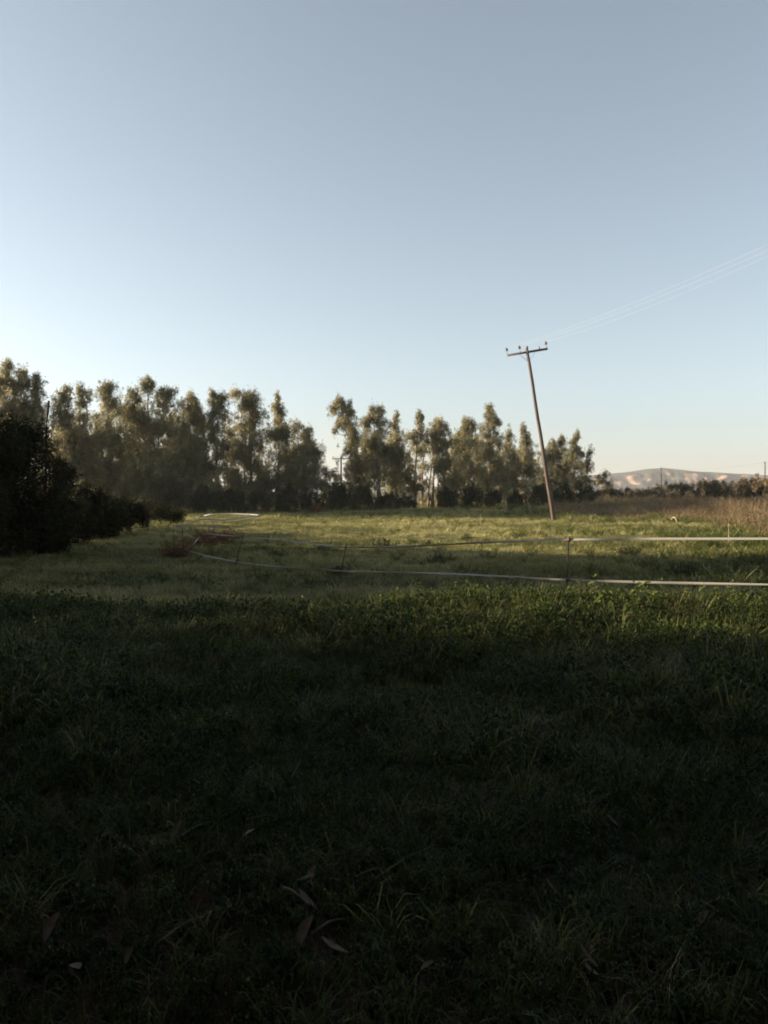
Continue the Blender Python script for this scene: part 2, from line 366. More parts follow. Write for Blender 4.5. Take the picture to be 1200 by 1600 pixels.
# ---------------------------------------------------------------- the row of eucalyptus trees (pixel outlines at each tree's own distance)
TR = [
 (56, -6, [(12, 573, 11, 13), (8, 598, 18, 18), (-14, 615, 20, 26), (14, 630, 16, 20), (-10, 660, 30, 30), (18, 665, 18, 26)], 'thin airy eucalyptus cut off by the left picture edge', 1),
 (57, 38, [(33, 580, 11, 13), (34, 602, 15, 17), (58, 594, 7, 14), (56, 618, 12, 18), (36, 632, 19, 18), (50, 655, 20, 22), (34, 690, 24, 28)], 'eucalyptus with two thin tops above the dark thicket on the left', 2),
 (58, 100, [(104, 608, 10, 9), (100, 622, 13, 11), (90, 642, 11, 15), (104, 660, 18, 18), (92, 690, 17, 24), (108, 728, 22, 26)], 'slender eucalyptus just right of the dark leaning dead trunk', 1),
 (59, 128, [(124, 607, 6, 9), (136, 619, 9, 11), (127, 632, 11, 11), (125, 658, 14, 18), (133, 695, 17, 22), (128, 738, 22, 26)], 'narrow eucalyptus with small forked top and bright gap on its right', 2),
 (60, 172, [(168, 602, 14, 8), (166, 615, 17, 12), (173, 632, 15, 14), (166, 656, 15, 18), (180, 688, 24, 26), (162, 728, 26, 30), (178, 768, 24, 24)], 'eucalyptus with compact round top left of the pointed one', 1),
 (62, 236, [(232, 592, 6, 8), (230, 606, 12, 11), (204, 618, 13, 11), (262, 612, 15, 10), (255, 630, 24, 18), (212, 648, 24, 20), (245, 672, 34, 28), (205, 700, 26, 30), (262, 722, 28, 32), (220, 748, 34, 30), (248, 776, 30, 20)], 'broad eucalyptus with the tallest pointed top of the left clump', 3),
 (64, 292, [(300, 622, 14, 8), (292, 638, 17, 14), (310, 655, 16, 18), (286, 675, 22, 24), (305, 712, 26, 28), (282, 745, 24, 30), (304, 775, 26, 20)], 'dark dense eucalyptus with flat rounded top beside the pointed one', 2),
 (65, 340, [(330, 613, 4, 8), (334, 628, 8, 10), (348, 622, 9, 11), (340, 645, 16, 16), (333, 672, 16, 20), (349, 700, 12, 16), (332, 735, 14, 22), (345, 775, 20, 16)], 'eucalyptus with a thin finger-like top in the left clump', 1),
 (66, 388, [(372, 616, 13, 9), (398, 620, 15, 9), (386, 632, 20, 13), (400, 652, 16, 16), (376, 664, 18, 18), (393, 690, 18, 18), (370, 708, 12, 14), (402, 730, 11, 14), (380, 762, 22, 14), (388, 716, 10, 10), (366, 742, 12, 12), (412, 760, 14, 14)], 'wide-topped eucalyptus whose bare stems show the sky between them', 3),
 (67, 436, [(434, 622, 6, 8), (434, 636, 11, 12), (436, 656, 12, 14), (424, 680, 10, 12), (444, 680, 16, 16), (440, 712, 20, 18), (448, 748, 22, 20), (436, 775, 22, 14)], 'slim eucalyptus with narrow spire standing clear at the right of the left clump', 1),
 (68, 476, [(462, 668, 10, 10), (480, 674, 12, 11), (482, 692, 16, 14), (499, 710, 9, 12), (474, 715, 20, 16), (490, 735, 16, 16), (472, 760, 22, 18)], 'lower sloping eucalyptus ending the left clump before the sky gap', 2),
 (70, 556, [(530, 627, 8, 7), (521, 640, 9, 10), (544, 638, 9, 12), (534, 652, 11, 10), (546, 664, 12, 11), (522, 672, 5, 4), (553, 682, 12, 11), (548, 703, 11, 12), (558, 730, 16, 20), (548, 760, 16, 18)], 'eucalyptus leaning left over the sky gap with a bushy head', 1),
 (71, 592, [(592, 639, 14, 8), (583, 654, 10, 11), (598, 660, 13, 12), (569, 664, 9, 12), (590, 684, 18, 16), (574, 704, 14, 16), (600, 714, 18, 18), (582, 742, 20, 18)], 'round-headed eucalyptus right of the leaning one', 2),
 (73, 618, [(619, 648, 6, 9), (616, 664, 8, 11), (622, 684, 11, 11), (612, 706, 14, 14), (624, 728, 12, 14), (614, 752, 14, 12)], 'short narrow-topped eucalyptus between round-headed trees', 1),
 (74, 650, [(656, 646, 6, 8), (656, 660, 8, 10), (646, 680, 12, 10), (662, 684, 10, 12), (652, 704, 12, 10), (640, 726, 10, 10), (648, 762, 12, 12), (632, 748, 10, 12)], 'eucalyptus with thin spire above sky-lit trunks', 1),
 (75, 676, [(685, 659, 13, 8), (690, 674, 16, 12), (676, 676, 10, 14), (697, 694, 16, 14), (680, 702, 16, 12), (698, 722, 14, 14), (706, 748, 18, 18), (682, 730, 9, 10), (690, 768, 14, 10)], 'eucalyptus with several pale sunlit stems at its foot', 4),
 (77, 728, [(730, 658, 11, 8), (738, 668, 11, 11), (722, 676, 9, 11), (712, 688, 8, 10), (733, 690, 16, 14), (720, 712, 18, 16), (738, 730, 20, 18), (722, 754, 20, 16)], 'broad eucalyptus just left of the tallest spire of the right group', 2),
 (79, 764, [(764, 637, 7, 8), (766, 651, 10, 11), (780, 661, 6, 5), (764, 670, 13, 12), (774, 688, 12, 14), (758, 704, 15, 16), (774, 724, 16, 18), (764, 752, 20, 16)], 'eucalyptus with the tallest spire of the right group', 1),
 (82, 795, [(797, 678, 7, 10), (797, 694, 11, 11), (789, 712, 11, 14), (801, 728, 13, 16), (790, 752, 15, 14)], 'small eucalyptus with narrow top left of the leaning utility pole', 1),
 (84, 820, [(817, 668, 5, 7), (820, 682, 8, 10), (824, 700, 11, 12), (816, 716, 13, 14), (828, 736, 14, 16), (816, 757, 17, 12)], 'eucalyptus behind the leaning utility pole on its left side', 2),
 (87, 868, [(878, 686, 8, 7), (864, 694, 9, 8), (872, 706, 13, 12), (858, 716, 11, 14), (876, 730, 16, 16), (862, 750, 16, 14)], 'rounded eucalyptus just right of the leaning utility pole', 2),
 (90, 898, [(902, 681, 7, 8), (896, 694, 9, 9), (902, 708, 11, 11), (921, 711, 6, 9), (890, 722, 13, 14), (908, 728, 11, 9), (920, 729, 5, 4), (894, 748, 20, 14), (914, 752, 12, 9)], 'last eucalyptus of the row with drooping lobe toward the hill', 2),
]
for k, (D, b, lob, lab, st) in enumerate(TR):
    tp = min(l[1] for l in lob); fac = lambda c: min(1, (c - tp)/110)
    tree(D, b, [(a, c, rx*(.98 + .85*fac(c)), ry*(1.10 + .4*fac(c))) for a, c, rx, ry in lob], lab, st, seed=k*13 + 5)

# second rank behind, filling the gaps of the row
BK = [(66, 66, 662, 26), (67, 112, 668, 24), (69, 150, 652, 22), (70, 205, 648, 26), (72, 270, 655, 26), (74, 318, 662, 24), (73, 362, 672, 20), (75, 412, 700, 16), (76, 455, 700, 22), (80, 575, 690, 22), (82, 612, 690, 24), (84, 660, 700, 16), (86, 712, 702, 22), (88, 748, 690, 22), (91, 782, 712, 20), (95, 808, 708, 20), (98, 846, 715, 22), (100, 884, 716, 18)]
BL = ['behind the shoulder of the dark thicket', 'behind the slender tree by the dead trunk', 'behind the compact round top on the left', 'filling the gap left of the pointed top', 'behind the flat rounded dark tree', 'behind the finger-like top', 'behind the bare stems of the wide-topped tree', 'seen through the gap left of the narrow spire', 'behind the sloping end of the left clump',
      'behind the tree that leans over the sky gap', 'behind the short narrow-topped tree', 'behind the sky-lit trunks', 'between the pale stems and the broad tree', 'behind the tallest spire of the right group', 'left of the leaning pole in second rank', 'behind the leaning pole', 'right behind the rounded tree by the pole', 'behind the last tree of the row']
for k, (D, px, yt, w) in enumerate(BK):
    n_ = int((785 - yt)/22); lob = []
    for q in range(n_ + 1):
        t = q/n_; lob.append((px + (random.random() - .5)*w*.8, yt + (782 - yt)*t, w*(.5 + .6*math.sin(math.pi*(.2 + .6*t))), 14))
    tree(D, px, lob, 'back-rank eucalyptus ' + BL[k], 1, 200 + k, dens=52, group='second rank of eucalyptus trees')

# lone small tree in front of the hill, two young trees and two field saplings
tree(105, 941, [(934, 744, 5, 5), (946, 742, 6, 6), (941, 752, 10, 8), (952, 757, 6, 6)], 'small dark bushy tree standing alone before the distant hill', 1, 301, 'small_tree', 'tree', None, 'shrub', r0=.1)
tree(72, 516, [(508, 738, 9, 12), (522, 742, 10, 14), (514, 762, 16, 14), (532, 768, 12, 12)], 'low scrubby tree filling the sky gap in the row', 2, 302, 'small_tree', 'tree', None, 'euc', r0=.08)
tree(62, 789, [(786, 762, 6, 5), (792, 757, 6, 5), (789, 768, 5, 4)], 'spindly sapling with bare stem left of the utility pole', 1, 303, 'sapling', 'sapling', None, 'euc', r0=.05)
tree(58, 826, [(825, 765, 4, 5), (828, 757, 3, 5)], 'thin pale-stemmed sapling close left of the utility pole', 1, 304, 'sapling', 'sapling', None, 'euc', r0=.05)

# understorey shrubs at the foot of the trees
sh = [(268, 58, 32, 24), (318, 60, 30, 22), (362, 62, 28, 20), (404, 63, 26, 19), (446, 64, 28, 20), (488, 65, 26, 16), (528, 65, 26, 24), (566, 67, 26, 22), (604, 69, 24, 16), (636, 71, 18, 10),
      (700, 72, 24, 17), (738, 74, 24, 19), (770, 76, 22, 15), (806, 78, 22, 14), (842, 80, 24, 20), (880, 83, 24, 18), (914, 86, 22, 15)]
ORDS = ['first', 'second', 'third', 'fourth', 'fifth', 'sixth', 'seventh', 'eighth', 'ninth', 'tenth', 'eleventh', 'twelfth', 'thirteenth', 'fourteenth', 'fifteenth', 'sixteenth', 'seventeenth']
for k, (px, D, w, h) in enumerate(sh):
    h *= 1.55
    yb = 767 + (EYE - gz(X(px, D), D))/D*FPX
    lob = [(px - w*.4, yb - h*.5, w*.5, h*.6), (px + w*.35, yb - h*.55, w*.5, h*.6), (px, yb - h*.85, w*.45, h*.5)]
    tree(D, px, lob, ORDS[k] + ' dark undergrowth shrub from the left at the foot of the eucalyptus row', 2, 400 + k, 'undergrowth_shrub', 'shrub', 'undergrowth shrubs below the eucalyptus row', 'shrub', 60, 90, .15, .06, .04, 'stem', droop=.2)
tree(60, 495, [(489, 796, 8, 6), (499, 797, 8, 7)], 'rusty brown dry bush at the tree foot below the sky gap', 2, 450, 'dry_bush', 'bush', None, 'rust', 60, 60, .14, .03, .03, 'stem', droop=-.5)

# ---------------------------------------------------------------- dark thicket on the left
th = [(22, -60, [(-90, 700, 60, 60), (-40, 690, 50, 50), (-70, 770, 70, 60), (-30, 800, 50, 60)], 'thicket shrub past the left picture edge'),
      (24, 20, [(4, 682, 36, 26), (-6, 706, 40, 34), (30, 708, 40, 30), (-4, 760, 40, 50), (42, 684, 30, 24), (20, 730, 56, 48), (10, 790, 52, 44), (52, 770, 36, 48), (30, 835, 44, 30)], 'tall black-green thicket shrub at the left picture edge'),
      (27, 88, [(76, 714, 22, 22), (92, 748, 28, 26), (78, 790, 34, 38), (108, 790, 24, 28), (90, 828, 34, 22)], 'dark thicket shrub stepping down right of the tall one'),
      (31, 140, [(128, 768, 22, 16), (156, 776, 20, 14), (134, 800, 32, 24), (164, 805, 22, 20), (140, 824, 30, 14)], 'lower dark thicket shrub in the middle of the slope of shrubs'),
      (36, 196, [(184, 788, 20, 12), (210, 794, 20, 12), (194, 808, 26, 16), (222, 808, 16, 12)], 'low dark thicket shrub nearest the fence corner'),
      (29, 112, [(104, 790, 26, 22), (126, 806, 26, 20), (100, 826, 30, 20), (136, 830, 22, 16)], 'dark shrub low in front of the stepping thicket'),
      (25, 60, [(40, 800, 40, 34), (74, 822, 34, 28), (30, 846, 44, 20), (84, 848, 28, 16)], 'lowest black-green shrub at the front of the thicket'),
      (34, 168, [(158, 798, 24, 16), (184, 806, 22, 14), (166, 820, 26, 14)], 'dark rounded shrub between thicket and fence corner'),
      (40, 262, [(250, 800, 18, 10), (276, 804, 14, 9)], 'small black shrub right behind the fence corner'),
      (44, 240, [(232, 792, 18, 12), (256, 796, 16, 10), (244, 804, 20, 10)], 'small dark shrub below the broad pointed eucalyptus')]
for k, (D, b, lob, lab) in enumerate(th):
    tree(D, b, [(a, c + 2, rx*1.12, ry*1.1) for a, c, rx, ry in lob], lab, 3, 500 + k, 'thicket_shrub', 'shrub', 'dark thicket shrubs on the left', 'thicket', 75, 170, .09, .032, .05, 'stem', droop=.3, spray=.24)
# dead trunk and bare leaning boughs standing out of the thicket
def stick(name, pts, rad, mat, label, cat, n=7):
    p0 = Vector(pts[0]); v, f = tube([Vector(p) - p0 for p in pts], rad, n)
    o = obj(name, mesh(name, v, f, M[mat], True), None, p0); return tag(o, label, cat)
b0 = P(70, 700, 31); b0 = Vector((b0.x, 31, gz(b0.x, 31) - .1))
stick('snapped_tree', [b0, P(71.5, 690, 31), P(73, 660, 31), P(74.5, 645, 31), P(76.5, 626, 31)], [.06, .05, .022, .048, .045], 'darkwood', 'black dead trunk sticking up out of the thicket on the left', 'tree')
b0 = Vector((X(74, 59), 59, gz(X(74, 59), 59) - .1))
stick('dead_bough', [b0, P(78, 700, 59), P(82, 664, 59), P(92, 648, 59), P(103, 622, 59)], [.09, .08, .07, .05, .03], 'dead', 'pale bare bough leaning right behind the black dead trunk', 'bough')
b0 = Vector((X(86, 60), 60, gz(X(86, 60), 60) - .1))
stick('dead_bough', [b0, P(88, 700, 60), P(91, 668, 60), P(97, 655, 60), P(105, 643, 60)], [.09, .08, .06, .05, .03], 'dead', 'shorter pale bare bough among the slender eucalyptus leaves', 'bough')

# ---------------------------------------------------------------- hedge and brush on the right horizon
hd = [(948, 96, 20, 16, 18), (976, 98, 20, 15, 14), (1004, 95, 22, 14, 15), (1030, 96, 20, 17, 17), (1058, 90, 24, 19, 20), (1086, 92, 22, 18, 19), (1112, 86, 24, 22, 21), (1140, 84, 24, 22, 22), (1168, 82, 24, 24, 20), (1196, 80, 26, 25, 24), (1226, 78, 30, 26, 24), (1262, 76, 34, 27, 24)]
for k, (px, D, w, h, hh) in enumerate(hd):
    yt = 767 - h + (9 if px < 1040 else 6)
    lob = [(px - w*.4, yt + 8, w*.5, 8), (px + w*.3, yt + 7, w*.5, 8), (px - w*.1, yt + 20, w*.62, 12), (px + w*.3, yt + 18, w*.5, 10)]
    tree(D, px, lob, ORDS[k] + ' grey-green hedge bush counting right from the lone tree before the hill', 2, 600 + k, 'hedge_bush', 'bush', 'hedge bushes below the distant hill', 'hedge', 60, 90, .15, .06, .04, 'stem', droop=.0)

# ---------------------------------------------------------------- weeds: dry clumps, tufts, leafy plants
def stalk_clump(seed, w, h, n, mat, leaves=6, lean=.35, bw=.012, ll=.10):
    """a clump of stalks with small leaves and seed heads, base at the origin"""
    rng = np.random.default_rng(seed)
    P0 = rng.normal(size=(n, 3))*np.array((w*.25, w*.25, 0)); P0[:, 2] = -.02
    dr = rng.normal(size=(n, 3))*np.array((lean, lean, .0)) + P0*np.array((1.2/w, 1.2/w, 0))*.5; dr[:, 2] = 1; dr = norm(dr)
    hh = h*(.45 + .6*rng.random((n, 1)))
    side = norm(np.cross(dr, rng.normal(size=(n, 3))))*bw
    mid = P0 + dr*hh*.5; tip = P0 + dr*hh + np.cross(dr, side)*3*rng.normal(size=(n, 1))
    v1 = np.stack([P0 - side*.5, P0 + side*.5, mid + side*.4, mid - side*.4], 1).reshape(-1, 3)
    v2 = np.stack([mid - side*.4, mid + side*.4, tip + side*.15, tip - side*.15], 1).reshape(-1, 3)
    V = [v1, v2]; F = [np.arange(4*n).reshape(-1, 4), np.arange(4*n).reshape(-1, 4) + 4*n]; T = [np.repeat(rng.random(n), 1)*.9]*2
    if leaves:
        t = rng.random((n, leaves, 1))**.6
        c = (P0[:, None] + (tip - P0)[:, None]*t).reshape(-1, 3) + rng.normal(size=(n*leaves, 3))*.015
        lv, lf = leaf_quads(c, ll, ll*.28, -.25, rng)
        V.append(lv); F.append(lf + 8*n); T.append(np.clip(.5 + .25*rng.normal(size=len(c)), 0, 1))
    V = np.concatenate(V); V[:, 2] = np.maximum(V[:, 2], -.03)
    return mesh('weed', V, np.concatenate(F), M[mat], False, np.concatenate(T))
rust = [stalk_clump(10 + k, .8, 1.0, 170, 'rust', 9, .35, .012, .10) for k in range(3)]
dry = [stalk_clump(20 + k, 1.5, 1.1, 190, 'dry', 4, .22, .010, .08) for k in range(3)]
tuf = [stalk_clump(30 + k, .45, .34, 120, 'tuft', 4, .4, .012, .07) for k in range(3)]
def weed(name, me, p, s, label, cat, group=None, sz=1.0, rz=None):
    o = obj(name, me, None, (p[0], p[1], gz(p[0], p[1]) - .01)); o.scale = (s, s, s*sz); o.rotation_euler.z = random.random()*6.28 if rz is None else rz
    return tag(o, label, cat, group)
def at(px, D): return (X(px, D), D)
o = weed('dry_weed_clump', rust[0], at(340, 29), 1.45, 'rust brown dry weed clump behind the fence near its left corner', 'weed', sz=.42)
o = weed('dry_weed_clump', rust[1], at(314, 28), 1.25, 'paler flat rust brown weed clump left of the larger one', 'weed', sz=.30)
o = weed('dry_weed_clump', rust[2], at(273, 24.4), .8, 'dark brown dry weed clump at the left fence corner', 'weed', sz=.72)
rb = [(744, 44, .8, .4), (760, 50, .9, .4), (860, 52, 1.0, .5), (905, 56, 1.2, .7), (930, 58, 1.1, .8), (965, 56, 1.2, .6), (1015, 55, 1.0, .6), (1040, 60, 1.3, .8), (1075, 48, 1.1, .7), (1095, 45, 1.3, .8), (1085, 58, 1.4, .9), (1118, 50, 1.4, .8),
      (1130, 42, 1.2, .8), (1150, 52, 1.6, .9), (1165, 40, 1.3, .8), (1182, 46, 1.6, .9), (1198, 38, 1.4, .8), (1200, 33, 1.2, .7), (1225, 36, 1.5, .9), (1215, 44, 1.6, .9), (1180, 60, 1.5, .9), (1140, 64, 1.5, .8), (1100, 68, 1.4, .8), (1060, 70, 1.4, .8), (1000, 72, 1.3, .8), (955, 74, 1.3, .8), (910, 70, 1.2, .7),
      (880, 66, 1.1, .6), (1235, 52, 1.6, .9), (985, 64, 1.1, .6)]
for k in range(26):
    D = 50 + 34*random.random(); px = 960 + 280*random.random()**.75
    rb.append((px, D, 1.0 + .5*random.random(), .5 + .4*random.random()))
for k, (px, D, s, z) in enumerate(rb):
    z *= .8 if px > 1040 else .55
    weed('dry_weed_clump', dry[k % 3], at(px, D), s, 'brown dry standing weeds on the right side of the field', 'weed', 'brown dry weeds on the right of the field', z)
tf = [(597, 26.5, 1.5, .9, 'wide dark weed tuft behind the middle of the fence'), (667, 27, 1.4, .7, 'low dark weed tuft right of the wide one'), (644, 30, .8, 1.3, 'small upright dark tuft farther back between two wide tufts'),
      (728, 32, .8, 1.3, 'upright dark tuft in sunlit grass left of the utility pole'), (685, 22, 1.0, 1.0, 'dark tuft just behind the upper fence tape, middle of the field'), (437, 23.5, 1.2, .7, 'dark tuft in shaded grass between the two left fence posts'), (529, 19.5, 1.1, .8, 'dark tuft beside the leaning fence post in the middle'),
      (812, 33, 1.1, .8, 'dark weed tuft at the left of the pole foot'), (985, 24, 1.6, .7, 'dark weed tuft right of the tall fence post'), (1075, 18, 1.4, .8, 'dark weed tuft between the two fence tapes on the right'), (505, 25, .9, .8, 'little dark tuft near the left end of the sunlit grass')]
for k, (px, D, s, z, lab) in enumerate(tf):
    weed('weed_tuft', tuf[k % 3], at(px, D), s, lab, 'weed', 'dark weed tufts in the field', z)
# thin upright rods and weeds standing in the field
for (px, y0, D, h, lab) in ((751, 822, 38, .75, 'thin bare stalk standing upright in the sunlit grass'), (1139, 838, 28, .85, 'thin pale stalk standing behind the upper fence tape on the right')):
    x = X(px, D); stick('bare_stalk', [(x, D, gz(x, D) - .03), (x + .01, D, gz(x, D) + h*.5), (x, D, gz(x, D) + h)], [.012, .011, .006], 'dead', lab, 'stalk', 5)

# fallen pale branches near the dry weeds
def branch_thing(pts_px, D, label, r=.02):
    pts = []
    for (px, dz, dd) in pts_px:
        x = X(px, D + dd); pts.append((x, D + dd, gz(x, D + dd) + dz))
    stick('fallen_branch', pts, [r*(1 - .5*k/(len(pts)-1)) for k in range(len(pts))], 'dead', label, 'branch', 6)
branch_thing([(1049, .30, .6), (1053, .46, .3), (1056, .40, 0), (1061, .02, -.4)], 41, 'pale bent fallen branch in the grass right of the pole', .03)
branch_thing([(1012, .03, .3), (1022, .16, 0), (1031, .02, -.3)], 36, 'low pale crossed stick left of the bent fallen branch', .022)
branch_thing([(1008, .02, -.2), (1016, .07, .0), (1026, .10, .2)], 36.6, 'second low pale stick crossing left of the bent branch', .02)
branch_thing([(1006, .25, .5), (1011, .15, .2), (1015, .03, 0)], 57, 'short pale stick poking from brown weeds below the hill', .035)

# ---------------------------------------------------------------- utility pole and lines
PD = 45.5
px0 = X(866, PD); pz0 = gz(px0, PD)
lean = math.atan2(44, 272)
ph = 272/FPX*PD/math.cos(lean)
up = thing('utility_pole', (px0, PD, pz0), 'leaning brown wooden utility pole with a crossarm in the field', 'utility pole', None, (0, -lean, 0))
v, f = tube([(0, 0, -.5)] + [(.012*math.sin(k*1.7), 0, ph*k/10) for k in range(11)], [.125] + [.12 - .04*k/10 for k in range(11)], 14)
obj('shaft', mesh('shaft', v, f, M['pole'], True), up)
v, f = lathe([(.085, 0), (.088, .02), (.05, .07), (.01, .09)], 12); obj('pole_cap', mesh('pole_cap', v, f, M['steel'], True), up, (.006, 0, ph - .005))
armz = ph - .24
v, f = box((.03, .155, 0), (2.30, .10, .115)); arm = obj('crossarm', mesh('crossarm', v, f, M['arm']), up, (0, 0, armz))
for s in (-1, 1):
    a = Vector((.47*s, .09, armz - .04)); b = Vector((.04*s, .09, armz - .52))
    Mx = (b - a).to_track_quat('Z', 'Y').to_matrix()
    v, f = box((a + b)/2, (.05, .014, (b - a).length), Mx); obj('brace', mesh('brace', v, f, M['steel']), up)
v, f = tube([(0, -.13, armz), (0, .23, armz)], [.014, .014], 6); obj('bolt', mesh('bolt', v, f, M['steel']), up)
ins_prof = [(.035, 0), (.075, .0), (.085, .03), (.07, .05), (.088, .07), (.08, .11), (.05, .125), (.055, .15), (.035, .175), (.01, .185)]
tops = []
for k, sx in enumerate((-1.09, -.36, 1.15)):
    v, f = tube([(sx, .155, armz + .055), (sx - .02, .155, armz + .28)], [.016, .014], 6); pin = obj('pin', mesh('pin', v, f, M['steel']), up)
    v, f = lathe(ins_prof, 12); obj('insulator', mesh('insulator', v, f, M['porcelain'], True), up, (sx - .02, .155, armz + .25))
    tops.append(Vector((sx - .02, .155, armz + .42)))
v, f = lathe([(.04, 0), (.05, .02), (.04, .06), (.055, .09), (.03, .12), (.018, .17), (.01, .2)], 10)
q = obj('broken_insulator', mesh('broken_insulator', v, f, M['redclay'], True), up, (.72, .155, armz + .055)); q['label'] = 'small reddish broken insulator stub'
RM = Matrix.Translation(Vector((px0, PD, pz0))) @ Matrix.Rotation(-lean, 4, 'Y')
ends = [(1200, 382), (1200, 391), (1200, 400)]
labs = ['topmost pale overhead wire rising to the right edge', 'middle pale overhead wire rising to the right edge', 'lowest pale overhead wire rising to the right edge']
for k in range(3):
    a = RM @ tops[k]; e = P(*ends[k], 24.6); d = (e - a); far = a + d*2.5
    pts = []
    for q in range(33):
        t = q/32; p = a + (far - a)*t; tt = t*2.5
        p.z += -.22*(1 - (2*tt - 1)**2) if tt < 1 else .22*(tt - 1)*3
        pts.append(p)
    v, f = tube([p - a for p in pts], [.0019]*33, 5)
    tag(obj('power_line', mesh('power_line', v, f, M['wire'], True), None, a), labs[k], 'wire', 'overhead wires from the utility pole')
def far_pole(px, D, ypx, label, armw, rotz, base_px=None):
    x = X(px, D); z = gz(x, D); h = (767 - ypx)/FPX*D + EYE - z
    r = thing('distant_pole', (x, D, z), label, 'utility pole', None, (0, 0, rotz))
    v, f = tube([(0, 0, -.4), (0, 0, h*.5), (0, 0, h)], [.15, .13, .10], 8); obj('shaft', mesh('shaft', v, f, M['darkwood'], True), r)
    v, f = box((0, .13, 0), (armw, .11, .12)); obj('crossarm', mesh('crossarm', v, f, M['darkwood']), r, (0, 0, h - .25))
    for s in (-.45, 0, .45):
        v, f = lathe([(.02, 0), (.02, .12), (.07, .14), (.07, .26), (.02, .3)], 8)
        obj('insulator', mesh('insulator', v, f, M['porcelain']), r, (s*armw, .13, h - .19))
    return x, h + z
far_pole(533, 112, 714, 'small dark pole with crossarm seen in the sky gap', 2.5, .1)
p1 = far_pole(1033, 262, 731, 'thin far pole rising in front of the cliffs', 2.2, 1.35)
p2 = far_pole(1195, 200, 722, 'thin far pole above the brush at the right edge', 2.0, 1.2)
a = Vector((p1[0], 262, p1[1])); b = Vector((p2[0], 200, p2[1]))
pts = [a + (b-a)*(k/16) - Vector((0, 0, 1.0*(1 - (k/8 - 1)**2))) for k in range(17)]
v, f = tube([p - a for p in pts], [.012]*17, 4); tag(obj('power_line', mesh('power_line', v, f, M['darkwood']), None, a), 'faint sagging wire between the two far poles', 'wire')

# ---------------------------------------------------------------- electric tape fence
fence = thing('tape_fence', (P(889, 900, 11.3).x, 11.3, gz(P(889, 900, 11.3).x, 11.3)), 'white electric tape fence with two strands on thin dark rods', 'fence')
FO = fence.location.copy()
def ribbon(ctrl, w=.042, sag=.02, seed=1, name='upper_tape', twist=.25, smooth=0):
    rng = np.random.default_rng(seed); pts = []
    for k in range(len(ctrl) - 1):
        a = P(*ctrl[k]); b = P(*ctrl[k+1]); n = max(4, int((b - a).length/.18))
        a0 = P(*ctrl[max(k-1, 0)]); b1 = P(*ctrl[min(k+2, len(ctrl)-1)]); ln = (b - a).length
        ta = (b - a0).normalized()*ln*smooth; tb = (b1 - a).normalized()*ln*smooth
        for q in range(n + (k == len(ctrl) - 2)):
            t = q/n; p = a*(2*t**3 - 3*t*t + 1) + b*(3*t*t - 2*t**3) + ta*(t**3 - 2*t*t + t) + tb*(t**3 - t*t) if smooth else a + (b - a)*t; p.z -= sag*4*t*(1 - t)*min(1, (b - a).length/4); pts.append(p)
    n = len(pts); V = []; ang = 0; ph = rng.random(4)*6
    for k, p in enumerate(pts):
        t = (pts[min(k+1, n-1)] - pts[max(k-1, 0)]).normalized()
        s = t.cross(Vector((0, 0, 1))).normalized(); u = s.cross(t)
        tw = twist*(math.sin(k*.11 + ph[0]) + .7*math.sin(k*.31 + ph[1])) + (1.2 if math.sin(k*.037 + ph[2]) > .93 else 0)
        wd = (u*math.cos(tw) + s*math.sin(tw))*w*.5; th = (s*math.cos(tw) - u*math.sin(tw))*.0012
        V += [p - FO + wd + th, p - FO + wd - th, p - FO - wd - th, p - FO - wd + th]
    F = [(i*4 + j, i*4 + (j+1) % 4, (i+1)*4 + (j+1) % 4, (i+1)*4 + j) for i in range(n-1) for j in range(4)]
    F += [(3, 2, 1, 0), tuple((n-1)*4 + j for j in range(4))]
    return obj(name, mesh(name, np.array([tuple(q) for q in V]), np.array(F), M['tape'], True), fence)
up_main = [(1330, 840, 9.2), (1200, 841.5, 9.8), (889, 843, 11.3), (780, 846.5, 12.4), (680, 851.5, 13.9), (600, 854.5, 15.6), (541, 855, 17), (480, 849, 18.6), (405, 840.5, 20.5), (345, 836, 22.3), (271, 829, 25)]
ribbon(up_main, .034, .0, 3, 'upper_tape', .6, .8)
ribbon([(1330, 917, 9.2), (1200, 914, 9.8), (1040, 910.5, 10.5), (886, 906.5, 11.3), (780, 900.5, 12.4), (700, 896.5, 13.6), (620, 894.5, 15.2), (532, 892.5, 17), (450, 887.5, 19), (370, 878, 21), (320, 868, 23), (274, 854, 25)], .034, .0, 5, 'lower_tape', .5, .9)
ribbon([(271, 829, 25), (271.5, 824, 26.5), (276, 820, 28), (288, 820, 29.5), (300, 817.5, 31), (312, 812, 33), (326, 811.5, 34), (346, 812.5, 35.5), (372, 810.5, 37), (407, 805, 39)], .055, .0, 7, 'upper_tape', .15)
ribbon([(407, 805, 39), (392, 803.5, 40), (366, 803, 40.6), (328, 804, 41.3), (319, 806, 41.8)], .05, .0, 8, 'upper_tape', .5)
ribbon([(319, 806, 41.8), (323, 803.5, 42.3), (330, 801.5, 43)], .06, .0, 9, 'upper_tape', .1)
ribbon([(326, 811.5, 34), (327.5, 816, 33.8), (331, 819.5, 33.4), (345, 821, 33.2), (333, 824, 32.8), (327, 825.5, 32.6)], .045, .0, 10, 'loose_tape', .1)
ribbon([(407, 806, 39), (392, 811, 38), (375, 815, 37)], .045, .0, 11, 'lower_tape', .2)
ribbon([(274, 854, 25), (281, 856.5, 25.2), (292, 856.5, 25.6), (300, 852, 26.2), (306, 846, 27), (311, 839, 28)], .045, .0, 12, 'lower_tape', .15)
ribbon([(272, 852, 25), (276, 857, 24.9), (280, 860, 24.8)], .045, .0, 13, 'loose_tape', .1)
